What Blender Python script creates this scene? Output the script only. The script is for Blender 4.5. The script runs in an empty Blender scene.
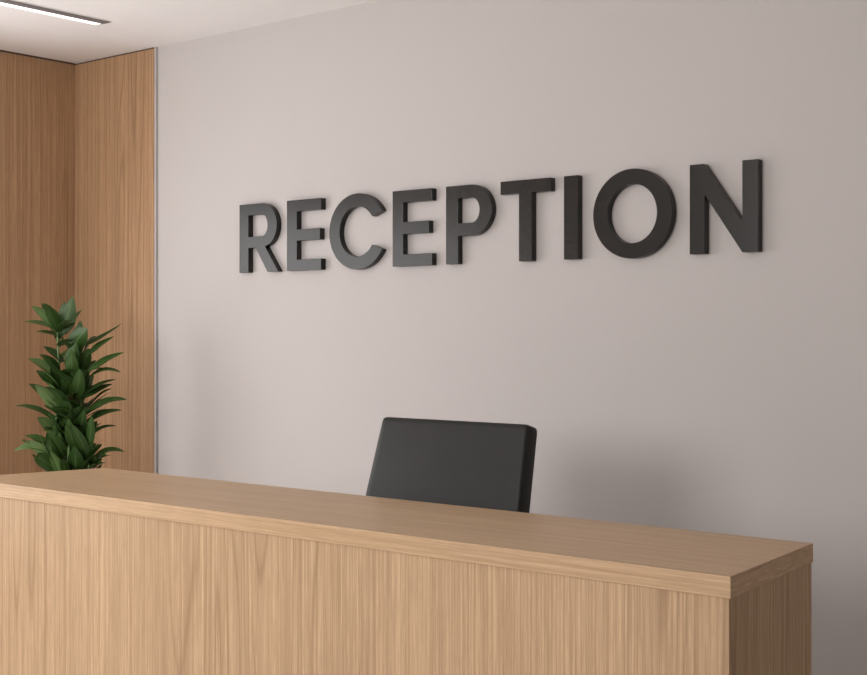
import bpy, bmesh, math, random
from mathutils import Vector, Matrix
sc = bpy.context.scene
C = sc.collection
YAW = math.radians(39.58)

# ---------------------------------------------------------------- camera
cam_d = bpy.data.cameras.new('camera'); cam = bpy.data.objects.new('camera', cam_d); C.objects.link(cam)
cam.location = (0, 0, 1.55)
cam.rotation_euler = (math.radians(90), 0, YAW)
cam_d.sensor_width = 36; cam_d.lens = 36 * 1340 / 867
cam_d.shift_y = (332 - 337.5) / 867
cam_d.clip_start = 0.05
sc.camera = cam

# ---------------------------------------------------------------- world, lights, exposure
w = bpy.data.worlds.new('world'); sc.world = w; w.use_nodes = True
w.node_tree.nodes['Background'].inputs['Color'].default_value = (0.86, 0.93, 1.0, 1)
w.node_tree.nodes['Background'].inputs['Strength'].default_value = 0.8

def area(name, loc, target, sx, sy, power, color, spread=180):
    d = bpy.data.lights.new(name, 'AREA'); d.shape = 'RECTANGLE'; d.size = sx; d.size_y = sy
    d.energy = power; d.color = color; d.spread = math.radians(spread)
    o = bpy.data.objects.new(name, d); C.objects.link(o); o.location = loc
    o.rotation_euler = (Vector(target) - Vector(loc)).to_track_quat('-Z', 'Y').to_euler()
    return o
# daylight entering through the window openings behind the camera
area('daylight_left', (-6.10, 1.85, 1.55), (0, 1.85, 1.50), 2.7, 1.5, 90, (1.0, 0.965, 0.965))
area('daylight_front', (-3.3, -2.10, 2.28), (-3.3, 2, 1.95), 2.2, 1.15, 134, (1.0, 0.975, 0.96))
# added fill light in the front window opening, aimed up to brighten the ceiling
area('ceiling_fill', (-3.3, -2.05, 1.55), (-3.3, 0.2, 2.98), 2.2, 0.3, 26, (1.0, 0.985, 0.985))

sc.view_settings.view_transform = 'Standard'; sc.view_settings.look = 'None'
sc.view_settings.exposure = -0.25; sc.view_settings.gamma = 1.0; sc.view_settings.use_curve_mapping = False
sc.cycles.max_bounces = 10; sc.cycles.diffuse_bounces = 6
sc.cycles.use_denoising = True
sc.cycles.sample_clamp_indirect = 6

# ---------------------------------------------------------------- materials
def newmat(name):
    m = bpy.data.materials.new(name); m.use_nodes = True
    nt = m.node_tree; return m, nt, nt.nodes['Principled BSDF']
def N(nt, t, **kw):
    n = nt.nodes.new(t)
    for k, v in kw.items():
        if k in n.inputs: n.inputs[k].default_value = v
        else: setattr(n, k, v)
    return n
def ramp(nt, pts):
    r = nt.nodes.new('ShaderNodeValToRGB'); e = r.color_ramp.elements
    while len(e) < len(pts): e.new(0.5)
    for i, (p, c) in enumerate(pts):
        e[i].position = p; e[i].color = (*c, 1) if len(c) == 3 else c
    return r
def mixc(nt, mode, fac, a, b):
    m = nt.nodes.new('ShaderNodeMix'); m.data_type = 'RGBA'; m.blend_type = mode
    for s, v in ((0, fac), (6, a), (7, b)):
        if hasattr(v, 'is_linked') or hasattr(v, 'links'): nt.links.new(v, m.inputs[s])
        else: m.inputs[s].default_value = v if s == 0 else (*v, 1)
    return m.outputs[2]

def plain(name, col, rough=0.6, metal=0, bump=0, bscale=200, var=0.04, vscale=3, spec=0.5):
    m, nt, b = newmat(name); L = nt.links.new
    b.inputs['Roughness'].default_value = rough; b.inputs['Metallic'].default_value = metal
    b.inputs['Specular IOR Level'].default_value = spec
    tc = N(nt, 'ShaderNodeTexCoord')
    nz = N(nt, 'ShaderNodeTexNoise', Scale=vscale, Detail=3.0); L(tc.outputs['Object'], nz.inputs['Vector'])
    r = ramp(nt, [(0.3, [c * (1 - var) for c in col]), (0.7, [min(1, c * (1 + var)) for c in col])])
    L(nz.outputs['Fac'], r.inputs['Fac']); L(r.outputs['Color'], b.inputs['Base Color'])
    if bump:
        n2 = N(nt, 'ShaderNodeTexNoise', Scale=bscale, Detail=4.0); L(tc.outputs['Object'], n2.inputs['Vector'])
        bp = N(nt, 'ShaderNodeBump', Strength=bump, Distance=0.002); L(n2.outputs['Fac'], bp.inputs['Height'])
        L(bp.outputs['Normal'], b.inputs['Normal'])
    return m

def oak(name, axis, light, dark, rough=0.5, fine=1.0, cath=0.5, lines=140):
    """light oak veneer, grain running along axis (0 = x, 2 = z)"""
    m, nt, b = newmat(name); L = nt.links.new
    tc = N(nt, 'ShaderNodeTexCoord')
    def mapped(s_across, s_along, off=0.0):
        mp = N(nt, 'ShaderNodeMapping'); s = [s_across] * 3; s[axis] = s_along
        mp.inputs['Scale'].default_value = s; mp.inputs['Location'].default_value = (off, off * .7, off * 1.3)
        L(tc.outputs['Object'], mp.inputs['Vector']); return mp.outputs['Vector']
    # broad tone between boards of veneer
    n1 = N(nt, 'ShaderNodeTexNoise', Scale=1.0, Detail=2.0); L(mapped(5.5, 0.25, 3.1), n1.inputs['Vector'])
    # fine straight grain lines
    n2 = N(nt, 'ShaderNodeTexNoise', Scale=1.0, Detail=3.0, Roughness=0.65); L(mapped(lines, 0.6, 1.7), n2.inputs['Vector'])
    n3 = N(nt, 'ShaderNodeTexNoise', Scale=1.0, Detail=4.0, Roughness=0.7); L(mapped(260, 9.0, 5.0), n3.inputs['Vector'])
    # cathedral figure: contour lines of a slow elongated noise
    n4 = N(nt, 'ShaderNodeTexNoise', Scale=1.0, Detail=1.0, Roughness=0.4); L(mapped(7.0, 0.38, 8.3), n4.inputs['Vector'])
    mm = N(nt, 'ShaderNodeMath', operation='MULTIPLY'); L(n4.outputs['Fac'], mm.inputs[0]); mm.inputs[1].default_value = 26
    fr = N(nt, 'ShaderNodeMath', operation='PINGPONG'); L(mm.outputs[0], fr.inputs[0]); fr.inputs[1].default_value = 1.0
    rc = ramp(nt, [(0.0, (1, 1, 1)), (0.30, (0.15, 0.15, 0.15)), (1.0, (0, 0, 0))]); L(fr.outputs[0], rc.inputs['Fac'])
    msk = N(nt, 'ShaderNodeTexNoise', Scale=1.0, Detail=0.0); L(mapped(2.6, 0.3, 11.0), msk.inputs['Vector'])
    rm = ramp(nt, [(0.44, (0, 0, 0)), (0.56, (1, 1, 1))]); L(msk.outputs['Fac'], rm.inputs['Fac'])
    cm = N(nt, 'ShaderNodeMath', operation='MULTIPLY'); L(rc.outputs['Color'], cm.inputs[0]); L(rm.outputs['Color'], cm.inputs[1])
    cm2 = N(nt, 'ShaderNodeMath', operation='MULTIPLY'); L(cm.outputs[0], cm2.inputs[0]); cm2.inputs[1].default_value = cath
    base = ramp(nt, [(0.30, [l * .93 + d * .07 for l, d in zip(light, dark)]), (0.70, light)]); L(n1.outputs['Fac'], base.inputs['Fac'])
    r2 = ramp(nt, [(0.40, (0.55 * fine,) * 3), (0.60, (0, 0, 0))]); L(n2.outputs['Fac'], r2.inputs['Fac'])
    r3 = ramp(nt, [(0.40, (0.40 * fine,) * 3), (0.60, (0, 0, 0))]); L(n3.outputs['Fac'], r3.inputs['Fac'])
    c = mixc(nt, 'MIX', r2.outputs['Color'], base.outputs['Color'], dark)
    c = mixc(nt, 'MIX', r3.outputs['Color'], c, dark)
    c = mixc(nt, 'MIX', cm2.outputs[0], c, dark)
    L(c, b.inputs['Base Color'])
    b.inputs['Roughness'].default_value = rough
    b.inputs['Specular IOR Level'].default_value = 0.35
    bp = N(nt, 'ShaderNodeBump', Strength=0.12, Distance=0.001); L(n2.outputs['Fac'], bp.inputs['Height']); L(bp.outputs['Normal'], b.inputs['Normal'])
    return m

LIGHT, DARK = (0.54, 0.375, 0.226), (0.27, 0.165, 0.085)
M = dict(
    oak_v=oak('pale_oak_vertical_grain', 2, LIGHT, DARK, fine=1.1, cath=0.75, lines=190),
    oak_y=oak('pale_oak_cross_grain', 1, LIGHT, DARK, fine=0.7),
    oak_h=oak('pale_oak_long_grain', 0, LIGHT, DARK, rough=0.42, fine=0.8, cath=0.3),
    clad=oak('warm_oak_cladding', 2, (0.49, 0.305, 0.172), (0.20, 0.112, 0.055), rough=0.55, fine=0.85, cath=0.6, lines=85),
    wall=plain('warm_grey_paint', (0.49, 0.462, 0.45), 0.75, bump=0.04, bscale=350, var=0.01, vscale=1.2, spec=0.25),
    ceil=plain('white_ceiling_paint', (0.83, 0.81, 0.80), 0.9, bump=0.03, bscale=300, var=0.01, spec=0.2),
    side=plain('neutral_paint', (0.5, 0.47, 0.44), 0.85, var=0.01),
    floor=plain('pale_stone_floor', (0.80, 0.78, 0.76), 0.5, bump=0.05, bscale=40, var=0.06),
    metal=plain('brushed_aluminium', (0.72, 0.72, 0.74), 0.4, metal=0.6, var=0.02),
    gap=plain('painted_gap_shade', (0.07, 0.045, 0.03), 0.9, var=0.02),  # shade of the line under the ceiling, put into a dark colour
    sign=plain('matt_charcoal_coating', (0.011, 0.0100, 0.0088), 0.26, bump=0.06, bscale=420, var=0.05, vscale=20, spec=0.32),
    chair=plain('black_leather', (0.014, 0.0142, 0.0138), 0.5, bump=0.20, bscale=260, var=0.08, vscale=8, spec=0.25),
    plastic=plain('black_plastic', (0.02, 0.02, 0.02), 0.4, var=0.05),
    steel=plain('dark_steel', (0.15, 0.15, 0.15), 0.3, metal=0.9, var=0.05),
    frame=plain('window_frame_white', (0.75, 0.75, 0.73), 0.5, var=0.01),
    lfixt=plain('grey_channel', (0.16, 0.15, 0.15), 0.5, var=0.02),
    pot=plain('matt_grey_ceramic', (0.22, 0.21, 0.20), 0.6, bump=0.1, bscale=60),
    soil=plain('dark_soil', (0.03, 0.02, 0.012), 1.0, bump=1.0, bscale=80, var=0.4, vscale=40),
    cane=plain('green_stem', (0.10, 0.17, 0.05), 0.5, var=0.25, vscale=30),
)
m, nt, b = newmat('lamp_diffuser'); b.inputs['Base Color'].default_value = (.9, .9, .9, 1)
b.inputs['Emission Color'].default_value = (1, 0.97, 0.94, 1); b.inputs['Emission Strength'].default_value = 1.5; M['glow'] = m
# leaves: dark green, paler midrib across the blade (uv.x), tone differs per leaf (uv.y block)
m, nt, b = newmat('glossy_leaf'); L = nt.links.new
uv = N(nt, 'ShaderNodeUVMap'); sp = N(nt, 'ShaderNodeSeparateXYZ'); L(uv.outputs['UV'], sp.inputs[0])
at = N(nt, 'ShaderNodeAttribute', attribute_name='tone')
tone = ramp(nt, [(0.0, (0.016, 0.042, 0.008)), (0.6, (0.042, 0.090, 0.018)), (1.0, (0.12, 0.19, 0.065))]); L(at.outputs['Fac'], tone.inputs['Fac'])
rib = ramp(nt, [(0.45, (0, 0, 0)), (0.5, (0.45, 0.45, 0.45)), (0.55, (0, 0, 0))]); L(sp.outputs['X'], rib.inputs['Fac'])
c = mixc(nt, 'MIX', rib.outputs['Color'], tone.outputs['Color'], (0.16, 0.26, 0.09)); L(c, b.inputs['Base Color'])
wv = N(nt, 'ShaderNodeTexWave', Scale=14.0, Distortion=1.0); L(uv.outputs['UV'], wv.inputs['Vector'])
bp = N(nt, 'ShaderNodeBump', Strength=0.15, Distance=0.002); L(wv.outputs['Fac'], bp.inputs['Height']); L(bp.outputs['Normal'], b.inputs['Normal'])
b.inputs['Roughness'].default_value = 0.40
b.inputs['Specular IOR Level'].default_value = 0.3
M['leaf'] = m

# ---------------------------------------------------------------- mesh helpers
def obj(name, bm, mat, parent=None, smooth=False, bevel=0, seg=2):
    bmesh.ops.recalc_face_normals(bm, faces=bm.faces)
    me = bpy.data.meshes.new(name); bm.to_mesh(me); bm.free()
    o = bpy.data.objects.new(name, me); C.objects.link(o); me.materials.append(mat)
    if smooth: me.polygons.foreach_set('use_smooth', [True] * len(me.polygons))
    if bevel:
        mod = o.modifiers.new('bevel', 'BEVEL'); mod.width = bevel; mod.segments = seg; mod.limit_method = 'ANGLE'; mod.angle_limit = math.radians(35)
    if parent: o.parent = parent
    return o
def box(bm, lo, hi):
    x0, y0, z0 = lo; x1, y1, z1 = hi
    return prism(bm, [(x0, y0), (x1, y0), (x1, y1), (x0, y1)], z0, z1)
def prism(bm, pts, z0, z1):
    a = [bm.verts.new((x, y, z0)) for x, y in pts]; b_ = [bm.verts.new((x, y, z1)) for x, y in pts]
    n = len(pts); bm.faces.new(a[::-1]); bm.faces.new(b_)
    for i in range(n): bm.faces.new((a[i], a[(i + 1) % n], b_[(i + 1) % n], b_[i]))
def mk(lo, hi):
    bm = bmesh.new(); box(bm, lo, hi); return bm
def tube(bm, pts, rads, n=10):
    rings = []
    for i, p in enumerate(pts):
        p = Vector(p); d = (Vector(pts[min(i + 1, len(pts) - 1)]) - Vector(pts[max(i - 1, 0)])).normalized()
        u = d.orthogonal().normalized() if abs(d.z) < .99 else Vector((1, 0, 0)); v = d.cross(u).normalized()
        rings.append([bm.verts.new(p + (u * math.cos(t) + v * math.sin(t)) * rads[i]) for t in [2 * math.pi * k / n for k in range(n)]])
    for a, b_ in zip(rings, rings[1:]):
        for k in range(n): bm.faces.new((a[k], a[(k + 1) % n], b_[(k + 1) % n], b_[k]))
    bm.faces.new(rings[0][::-1]); bm.faces.new(rings[-1])
def lathe(bm, prof, c=(0, 0, 0), n=40):
    rings = [[bm.verts.new((c[0] + r * math.cos(2 * math.pi * k / n), c[1] + r * math.sin(2 * math.pi * k / n), c[2] + z)) for k in range(n)] for r, z in prof]
    for a, b_ in zip(rings, rings[1:]):
        for k in range(n): bm.faces.new((a[k], a[(k + 1) % n], b_[(k + 1) % n], b_[k]))
    bm.faces.new(rings[0][::-1]); bm.faces.new(rings[-1])
def structure(name, bm, mat, label, **kw):
    o = obj(name, bm, mat, **kw); o['kind'] = 'structure'; o['label'] = label; o['category'] = 'room shell'; return o
def thing(name, label, cat, loc=(0, 0, 0), rz=0, group=None):
    o = bpy.data.objects.new(name, None); C.objects.link(o); o.location = loc; o.rotation_euler = (0, 0, rz)
    o.empty_display_size = 0.1
    o['label'] = label; o['category'] = cat
    if group: o['group'] = group
    return o

# ---------------------------------------------------------------- room
XL, XR, YB, YF, ZC = -6.02, 3.2, 4.30, -2.0, 2.98
structure('floor', mk((XL - .15, YF - .15, -.1), (XR + .15, YB + .15, 0)), M['floor'], 'pale floor of the reception room')
structure('ceiling', mk((XL - .15, YF - .15, ZC), (XR + .15, YB + .15, ZC + .1)), M['ceil'], 'smooth white ceiling with slot light')
structure('wall_back', mk((XL - .15, YB, 0), (XR + .15, YB + .15, ZC)), M['wall'], 'smooth warm grey painted wall carrying the sign')
structure('wall_right', mk((XR, YF, 0), (XR + .15, YB, ZC)), M['side'], 'plain side wall at the right')
def wall_with_hole(axis, c0, c1, a0, a1, h0, h1, z0, z1):
    bm = bmesh.new()
    for (p0, p1, q0, q1) in ((a0, h0, 0, ZC), (h1, a1, 0, ZC), (h0, h1, 0, z0), (h0, h1, z1, ZC)):
        if axis == 'x': box(bm, (c0, p0, q0), (c1, p1, q1))
        else: box(bm, (p0, c0, q0), (p1, c1, q1))
    return bm
structure('wall_left', wall_with_hole('x', XL - .15, XL, YF, YB, 0.4, 3.3, 0.75, 2.40), M['clad'], 'oak clad wall at the left behind the plant')
structure('wall_front', wall_with_hole('y', YF - .15, YF, XL - .15, XR + .15, -4.50, -2.10, 1.30, 2.90), M['side'], 'plain wall behind the viewer with a wide window')
def window(name, axis, c, a0, a1, z0, z1, n):
    bm = bmesh.new(); t = .05
    def bar(p0, p1, q0, q1):
        if axis == 'x': box(bm, (c - .03, p0, q0), (c + .03, p1, q1))
        else: box(bm, (p0, c - .03, q0), (p1, c + .03, q1))
    bar(a0, a1, z0, z0 + t); bar(a0, a1, z1 - t, z1)
    for i in range(n + 1):
        p = a0 + (a1 - a0 - t) * i / n; bar(p, p + t, z0 + t, z1 - t)
    structure(name, bm, M['frame'], 'white window frame behind the viewer')
window('window_1', 'x', XL - .04, 0.4, 3.3, 0.75, 2.40, 3)
window('window_2', 'y', YF - .04, -4.50, -2.10, 1.30, 2.90, 2)
# oak cladding board on the back wall, its metal edge strip, dark strips painted as shadow gaps under the ceiling
structure('wall_cladding', mk((XL, YB - .014, 0), (-5.362, YB, ZC - .008)), M['clad'], 'oak cladding on the back wall beside the grey wall')
structure('trim_1', mk((-5.359, YB - .014, 0), (-5.349, YB, ZC - .001)), M['wall'], 'slim pale strip edging the oak cladding', bevel=.001)
structure('trim_2', mk((XL, YF, ZC - .008), (XL + .004, YB, ZC)), M['gap'], 'thin strip painted dark as a shadow gap over the left wall')
structure('trim_3', mk((XL + .004, YB - .006, ZC - .008), (-5.362, YB, ZC)), M['gap'], 'thin strip painted dark as a shadow gap over the oak cladding')

# ---------------------------------------------------------------- linear ceiling light
t = thing('linear_ceiling_light', 'slim linear slot light with glowing strip in the white ceiling', 'ceiling light', (-5.115, 3.80, ZC))
bm = bmesh.new(); box(bm, (-.054, -4.0, -.003), (.046, .012, 0)); obj('frame', bm, M['frame'], t, bevel=.0008)
bm = bmesh.new(); box(bm, (-.013, -3.99, -.0055), (.040, .006, -.0032)); obj('dark_channel', bm, M['lfixt'], t)
bm = bmesh.new(); box(bm, (-.048, -3.99, -.0075), (-.014, -.01, -.0032)); obj('diffuser', bm, M['glow'], t)

# ---------------------------------------------------------------- reception desk
TZ = 1.05
t = thing('reception_desk', 'long pale oak reception desk with flat overhanging top', 'reception desk', (0, 0, 0))
bm = bmesh.new(); prism(bm, [(-4.19, 2.498), (-1.277, 2.498), (-1.329, 3.020), (-4.077, 3.026)], TZ - .046, TZ)
top = obj('countertop', bm, M['oak_h'], t, bevel=.0015)
top.data.materials.append(M['oak_y'])
for p in top.data.polygons:
    if abs(p.normal.x) > .8: p.material_index = 1
bz = TZ - .046
bm = bmesh.new(); prism(bm, [(-4.178, 2.504), (-1.284, 2.504), (-1.284, 2.534), (-4.172, 2.534)], 0, bz); obj('front_panel', bm, M['oak_v'], t)
bm = bmesh.new(); prism(bm, [(-1.319, 2.5345), (-1.2845, 2.5345), (-1.331, 3.014), (-1.364, 3.014)], 0, bz); o = obj('end_panel', bm, M['oak_v'], t)
bm = bmesh.new(); prism(bm, [(-4.172, 2.5345), (-4.14, 2.5345), (-4.038, 3.012), (-4.070, 3.012)], 0, bz); obj('end_panel', bm, M['oak_v'], t)

# ---------------------------------------------------------------- office chair
cx, cy = -2.733, 3.30
t = thing('office_chair', 'black padded office chair behind the oak reception desk', 'chair', (cx, cy, 0))
def cushion(wb, wt, h, d, r, nx=24, nz=18, crown=.010):
    """padded slab standing in xz, rounded outline, front towards -y; wb/wt half widths at bottom/top"""
    bm = bmesh.new(); grid = {}
    def outline(u, v):                       # u,v in -1..1, squircle-like mapping keeps corners round
        hw = wb + (wt - wb) * (v + 1) / 2
        x = u * hw; z = v * h / 2
        ax, az = abs(x) - (hw - r), abs(z) - (h / 2 - r)
        if ax > 0 and az > 0:
            k = max(ax, az) / math.hypot(ax, az)
            x = math.copysign(hw - r + ax * k, x); z = math.copysign(h / 2 - r + az * k, z)
        return x, z
    def dist(u): return u
    us = [math.sin(math.pi / 2 * (-1 + 2 * i / nx)) for i in range(nx + 1)]
    vs = [math.sin(math.pi / 2 * (-1 + 2 * j / nz)) for j in range(nz + 1)]
    for s in (-1, 1):
        for i, u in enumerate(us):
            for j, v in enumerate(vs):
                x, z = outline(u, v)
                e = min((1 - abs(u)) * wb, (1 - abs(v)) * h / 2); er = .010
                q = 1 if e >= er else math.sqrt(max(0, 1 - (1 - e / er) ** 2))
                y = s * ((d / 2 - er) + er * q + (crown * (1 - u * u) * (1 - v * v) if s < 0 else 0))
                grid[s, i, j] = bm.verts.new((x, y, z))
    for s in (-1, 1):
        for i in range(nx):
            for j in range(nz):
                bm.faces.new((grid[s, i, j], grid[s, i + 1, j], grid[s, i + 1, j + 1], grid[s, i, j + 1]))
    rim = [(i, 0) for i in range(nx)] + [(nx, j) for j in range(nz)] + [(i, nz) for i in range(nx, 0, -1)] + [(0, j) for j in range(nz, 0, -1)]
    for a, b_ in zip(rim, rim[1:] + rim[:1]):
        bm.faces.new((grid[-1, *a], grid[-1, *b_], grid[1, *b_], grid[1, *a]))
    return bm
H = 0.62
wt, wb = .303, .303 + (.320 - .303) * H / .26
bm = cushion(wb, wt, H, .062, .014)
back = obj('backrest', bm, M['chair'], t, smooth=True)
tilt = math.radians(15)
# top of the front face at y=3.40, z=1.256
back.rotation_euler = (-tilt, 0, 0)
back.location = (0, 3.43 - cy - math.sin(tilt) * H / 2, 1.256 - math.cos(tilt) * H / 2)
bm = cushion(.26, .25, .50, .09, .06); bmesh.ops.rotate(bm, verts=bm.verts, cent=(0, 0, 0), matrix=Matrix.Rotation(-math.pi / 2, 3, 'X'))
seat = obj('seat', bm, M['chair'], t, smooth=True); seat.location = (0, -.10, .50)
bm = bmesh.new(); tube(bm, [(0, .0, .44), (0, .20, .44), (0, .285, .55), (0, .285, .70)], [.022, .022, .02, .018]); obj('back_support', bm, M['steel'], t, smooth=True)
bm = bmesh.new(); lathe(bm, [(.045, .085), (.045, .14), (.03, .15), (.03, .28), (.018, .285), (.018, .43), (.08, .435), (.08, .452)], n=24); obj('gas_lift', bm, M['steel'], t, bevel=.001)
legbm = bmesh.new(); tube(legbm, [(.03, 0, .11), (.16, 0, .095), (.29, 0, .075)], [.026, .02, .015])
leg = obj('base_leg', legbm, M['plastic'], t, smooth=True)
cb = bmesh.new()
for s in (-1, 1):
    r = []
    lathe(cb, [(.022, -.006), (.029, -.003), (.029, .003), (.022, .006)], n=20)
    vs = cb.verts[-80:] if False else None
bmesh.ops.rotate(cb, verts=cb.verts, cent=(0, 0, 0), matrix=Matrix.Rotation(math.pi / 2, 3, 'X'))
half = len(cb.verts) // 2; cb.verts.ensure_lookup_table()
for i, v in enumerate(cb.verts): v.co.y += -.014 if i < half else .014
tube(cb, [(0, -.02, 0), (0, .02, 0)], [.006, .006]); tube(cb, [(0, 0, 0), (0, 0, .05)], [.007, .007])
caster = obj('caster', cb, M['plastic'], leg); caster.location = (.285, 0, .030)
for k in range(1, 5):
    l2 = leg.copy(); C.objects.link(l2); l2.parent = t; l2.rotation_euler = (0, 0, math.radians(72 * k + 90))
    c2 = caster.copy(); C.objects.link(c2); c2.parent = l2
leg.rotation_euler = (0, 0, math.radians(90))

# ---------------------------------------------------------------- sign letters
Z0, Z1 = 1.827, 2.146
DEP = .031
def arc(cx, cz, rx, rz, a0, a1, n):
    return [(cx + rx * math.cos(math.radians(a0 + (a1 - a0) * i / n)), cz + rz * math.sin(math.radians(a0 + (a1 - a0) * i / n))) for i in range(n + 1)]
def letter(ch, outer, holes, label):
    """solid letter: outline and holes in the wall plane, bridged into one clean extruded mesh"""
    bm = bmesh.new()
    def loop(pts):
        vs = [bm.verts.new((x, 0, z)) for x, z in pts]
        return [bm.edges.new((vs[i], vs[(i + 1) % len(vs)])) for i in range(len(vs))]
    es = loop(outer)
    for h in holes: es += loop(h)
    r = bmesh.ops.triangle_fill(bm, edges=es, use_beauty=True, normal=(0, -1, 0))
    fs = [g for g in r['geom'] if isinstance(g, bmesh.types.BMFace)]
    e = bmesh.ops.extrude_face_region(bm, geom=fs)
    for v in [g for g in e['geom'] if isinstance(g, bmesh.types.BMVert)]: v.co.y -= DEP
    x0 = min(v.co.x for v in bm.verts); x1 = max(v.co.x for v in bm.verts); xc = (x0 + x1) / 2
    for v in bm.verts: v.co.x -= xc; v.co.z -= Z0
    o = obj('sign_letter', bm, M['sign'], bevel=.0012)
    o.location = (xc, YB, Z0); o['label'] = label; o['category'] = 'letter'; o['group'] = 'raised letters of the wall sign'
FY = YB - DEP                      # letter faces; outlines below were surveyed at y 4.26
K = FY / 4.26
def E_pts(x0, xs, x1, xm):
    return [(x0, Z0), (x1, Z0), (x1, Z0 + .050), (xs, Z0 + .050), (xs, 1.962), (xm, 1.962), (xm, 2.013), (xs, 2.013), (xs, Z1 - .051), (x1, Z1 - .051), (x1, Z1), (x0, Z1)]
def sx(x): return x * K
# R
x0, xs, x1, xl = sx(-4.702), sx(-4.640), sx(-4.450), sx(-4.440)
mid = 1.941; rz = (Z1 - mid) / 2; zc = (Z1 + mid) / 2
xb = x1 - .100
R_out = [(x0, Z0), (xs, Z0), (xs, mid), (xs + .048, mid), (xl - .072, Z0), (xl, Z0), (xb + .022, mid + .004)] + arc(xb, zc, .100, rz, -62, 90, 14) + [(x0, Z1)]
ih = rz - .052
R_in = [(xs, zc - ih), (xb, zc - ih)] + arc(xb, zc, .100 - .062, ih, -80, 80, 10) + [(xb, zc + ih), (xs, zc + ih)]
letter('R', R_out, [R_in], 'charcoal raised letter R, first letter of the wall sign')
letter('E', E_pts(sx(-4.385), sx(-4.321), sx(-4.168), sx(-4.175)), [], 'charcoal raised letter E between the R and the C')
cxx, czz, rx, rz2 = sx(-3.951), (Z0 + Z1) / 2, .168, (Z1 - Z0) / 2 + .006
a0 = 30
C_out = arc(cxx, czz, rx, rz2, a0, 360 - a0, 44) + arc(cxx, czz, rx - .063, rz2 - .057, 360 - a0 - 4, a0 + 4, 40)
letter('C', C_out, [], 'charcoal raised letter C between two letters E')
letter('E', E_pts(sx(-3.747), sx(-3.688), sx(-3.530), sx(-3.547)), [], 'charcoal raised letter E between the C and the P')
# P
x0, xs, x1 = sx(-3.456), sx(-3.393), sx(-3.221)
mid = 1.940; rzp = (Z1 - mid) / 2; zc = (Z1 + mid) / 2; xb = x1 - .103
P_out = [(x0, Z0), (xs, Z0), (xs, mid)] + arc(xb, zc, .103, rzp, -90, 90, 20) + [(x0, Z1)]
ih = rzp - .052
P_in = [(xs, zc - ih)] + arc(xb, zc, .103 - .062, ih, -90, 90, 14) + [(xs, zc + ih)]
letter('P', P_out, [P_in], 'charcoal raised letter P between the second E and the T')
# T
x0, x1, s0, s1 = sx(-3.178), sx(-2.937), sx(-3.088), sx(-3.026)
letter('T', [(s0, Z0), (s1, Z0), (s1, Z1 - .052), (x1, Z1 - .052), (x1, Z1), (x0, Z1), (x0, Z1 - .052), (s0, Z1 - .052)], [], 'charcoal raised letter T between the P and the I')
letter('I', [(sx(-2.876), Z0), (sx(-2.812), Z0), (sx(-2.812), Z1), (sx(-2.876), Z1)], [], 'charcoal raised letter I, a plain upright bar beside the O')
ox = sx(-2.576)
letter('O', arc(ox, czz, .169, rz2, 0, 354.4, 63), [arc(ox, czz, .105, rz2 - .056, 0, 352.5, 47)], 'charcoal raised round letter O between the I and the N')
x0, xa, xb_, x1 = sx(-2.338), sx(-2.278), sx(-2.134), sx(-2.074)
letter('N', [(x0, Z0), (xa, Z0), (xa, 2.035), (xb_, Z0), (x1, Z0), (x1, Z1), (xb_, Z1), (xb_, 1.935), (xa - .004, Z1), (x0, Z1)], [], 'charcoal raised letter N, last letter of the wall sign')

# ---------------------------------------------------------------- potted plant
t = thing('potted_plant', 'leafy green potted plant in the oak clad corner behind the desk', 'plant', (-5.29, 3.75, 0), YAW)
bm = bmesh.new(); lathe(bm, [(.13, 0), (.15, .01), (.20, .36), (.205, .40), (.19, .40), (.182, .36), (.02, .355)]); obj('pot', bm, M['pot'], t, smooth=True)
bm = bmesh.new(); lathe(bm, [(.01, .356), (.178, .357), (.184, .372), (.10, .380), (.01, .383)], n=30); obj('soil', bm, M['soil'], t, smooth=True)
rnd = random.Random(7)
# local frame: x to the viewer's right, y away, z up (metres)
stems = [((-.02, .00), (-.055, .0, 1.58)), ((.05, .03), (.045, .03, 1.46)), ((.0, -.05), (.0, -.04, 1.22)), ((-.07, .02), (-.08, -.01, 1.18)), ((.07, -.03), (.075, -.03, 1.08))]
def stem_pt(k, z):
    (bx, by), (tx, ty, tz) = stems[k]; f = (z - .37) / (tz - .37)
    return Vector((bx + (tx - bx) * f + .012 * math.sin(f * 5 + k), by + (ty - by) * f + .01 * math.cos(f * 4 + k * 2), z))
for k, s in enumerate(stems):
    bm = bmesh.new(); zt = s[1][2]; pts = [stem_pt(k, .37 + (zt - .37) * i / 14) for i in range(15)]
    tube(bm, pts, [.011 - .006 * i / 14 for i in range(15)], 8); obj('stem', bm, M['cane'], t, smooth=True)
bm = bmesh.new(); uvl = bm.loops.layers.uv.new('UVMap'); tl = bm.verts.layers.float.new('tone')
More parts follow.
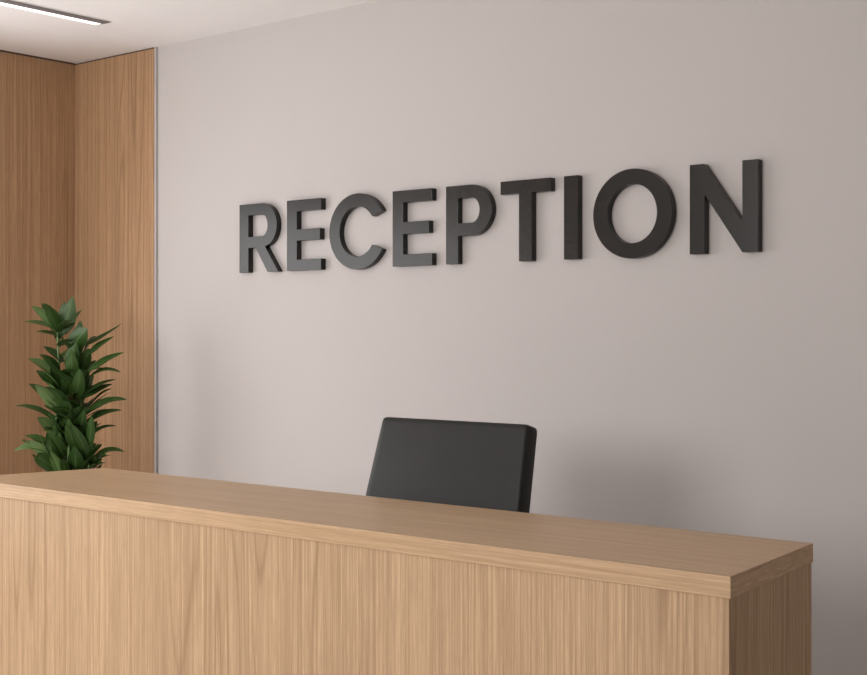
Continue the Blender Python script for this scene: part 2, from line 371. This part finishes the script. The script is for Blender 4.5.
def leaf(p0, p2, width, lift, tone, roll=0.0, fold=.22, face=None):
    p0, p2 = Vector(p0), Vector(p2); d = p2 - p0; ln = d.length
    p1 = (p0 + p2) / 2 + Vector((0, 0, lift * ln)); n = 12; rows = []
    for i in range(n + 1):
        s = i / n; p = p0 * (1 - s) ** 2 + p1 * 2 * s * (1 - s) + p2 * s * s
        tg = ((p1 - p0) * (1 - s) + (p2 - p1) * s).normalized()
        side = tg.cross(Vector((0, 0, 1)))
        if side.length < .25: side = tg.cross(Vector((.3, 1, 0)))
        if face is not None:
            fs = tg.cross(Vector((0, -1, .25))).normalized()
            if fs.dot(side) < 0: fs = -fs
            side = side.normalized() * (1 - face) + fs * face
        side.normalize(); side = Matrix.Rotation(roll, 3, tg) @ side; up = side.cross(tg)
        wd = width * .5 * (math.sin(math.pi * min(1, s * .96 + .04) ** .82) ** .85 if s < 1 else 0) + .0012
        row = []
        for q in (-1, -.5, 0, .5, 1):
            v = bm.verts.new(p + side * wd * q + up * (wd * abs(q) * fold + .05 * wd * math.sin(s * 9 + q * 2))); v[tl] = tone; row.append((v, (q + 1) / 2, s))
        rows.append(row)
    for a, b_ in zip(rows, rows[1:]):
        for j in range(4):
            f = bm.faces.new((a[j][0], a[j + 1][0], b_[j + 1][0], b_[j][0])); 
            for lp, q in zip(f.loops, (a[j], a[j + 1], b_[j + 1], b_[j])): lp[uvl].uv = (q[1], q[2])
def P(px, py, y=0.0): return ((px - 72) / 214, y, 1.55 - (py - 332) / 214)
# the leaves that shape the silhouette: base, tip, depth of tip, width, lift, tone
sil = [
 ((63,333),(44,305),-.02,.055,.10,.55,1.3), ((61,331),(27,323),-.03,.048,.10,.70,.5), ((63,334),(71,298),.00,.068,.00,.45,1.5), ((61,330),(61,303),.03,.05,.0,.3,1.2),
 ((60,334),(38,308),-.08,.045,.15,.75,1.0), ((64,340),(40,333),-.05,.04,.15,.5,.5),
 ((84,346),(119,325),.02,.036,-.08,.15,.6), ((70,352),(90,330),-.08,.075,.15,.3,1.2), ((86,356),(113,338),-.02,.045,.04,.25,.8), ((74,358),(80,322),-.02,.06,.0,.5,1.4),
 ((88,372),(122,354),.00,.045,.10,.45,.8), ((86,380),(120,374),-.02,.045,.32,.3,.5), ((86,393),(114,381),.0,.036,.12,.2,.6), ((84,398),(108,386),.05,.04,.1,.2,.8),
 ((84,416),(126,401),-.02,.052,.24,.3,.7), ((84,424),(119,412),.02,.040,.18,.25,.7), ((85,440),(113,428),.03,.036,.26,.1,.5), ((86,468),(124,453),-.03,.050,.38,.2,.6),
 ((88,468),(108,456),-.06,.048,.30,.15,.8), ((84,472),(104,463),-.08,.05,.3,.2,.8),
 ((63,362),(46,348),-.02,.04,.10,.25,.8), ((62,380),(32,360),-.04,.055,.14,.85,.8), ((60,392),(36,372),.02,.05,.12,.35,.8), ((60,408),(32,385),-.03,.05,.12,.4,.9),
 ((60,412),(42,386),-.09,.055,.10,.95,1.2), ((60,424),(18,407),-.02,.036,.22,.25,.6), ((60,440),(45,418),-.10,.055,.2,.9,1.2),
 ((58,456),(18,452),-.04,.062,.34,.8,.7), ((56,452),(26,437),.0,.045,.2,.55,.7), ((60,470),(28,440),-.08,.06,.16,.95,.9), ((58,474),(40,455),-.10,.07,.2,.5,1.2),
 ((70,420),(62,392),-.10,.05,.05,.5,1.3), ((76,400),(84,370),-.10,.055,.05,.35,1.4), ((70,395),(60,368),-.08,.05,.05,.45,1.3), ((78,440),(88,410),-.10,.05,.05,.2,1.4),
 ((72,385),(74,350),-.08,.055,.0,.5,1.4), ((68,372),(78,345),-.06,.06,.05,.4,1.4), ((80,455),(74,425),-.12,.06,.0,.4,1.4), ((66,460),(58,432),-.12,.055,.0,.6,1.3), ((76,478),(80,446),-.12,.075,.0,.15,1.5), ((64,480),(60,450),-.12,.06,.0,.4,1.4),
]
for (a, b_, dy, wd, lf, tn, rl) in sil:
    sgn = 1 if b_[0] >= a[0] else -1
    leaf(P(*a), P(b_[0] + 1.5 * sgn, b_[1] - 1.5, dy), wd * 1.12, lf, tn, face=min(1, rl * .62))
for i in range(190):
    k = rnd.choice((0, 0, 1, 1, 2, 3, 4)); zt = stems[k][1][2]
    z = rnd.uniform(.62, zt - .02); b0 = stem_pt(k, z)
    a = rnd.uniform(0, 2 * math.pi); ln = rnd.uniform(.15, .23) * (1.0 if abs(math.cos(a)) < .7 else .62)
    el = math.radians(rnd.uniform(15, 65))
    d = Vector((math.cos(a) * math.cos(el), math.sin(a) * math.cos(el), math.sin(el))) * ln
    leaf(b0, b0 + d, rnd.uniform(.038, .056), rnd.uniform(.05, .30), min(1, max(0, rnd.gauss(.35, .22))), roll=rnd.uniform(-.7, .7))
bmesh.ops.recalc_face_normals(bm, faces=[])
me = bpy.data.meshes.new('foliage'); bm.to_mesh(me); bm.free(); me.polygons.foreach_set('use_smooth', [True] * len(me.polygons))
o = bpy.data.objects.new('foliage', me); C.objects.link(o); me.materials.append(M['leaf']); o.parent = t
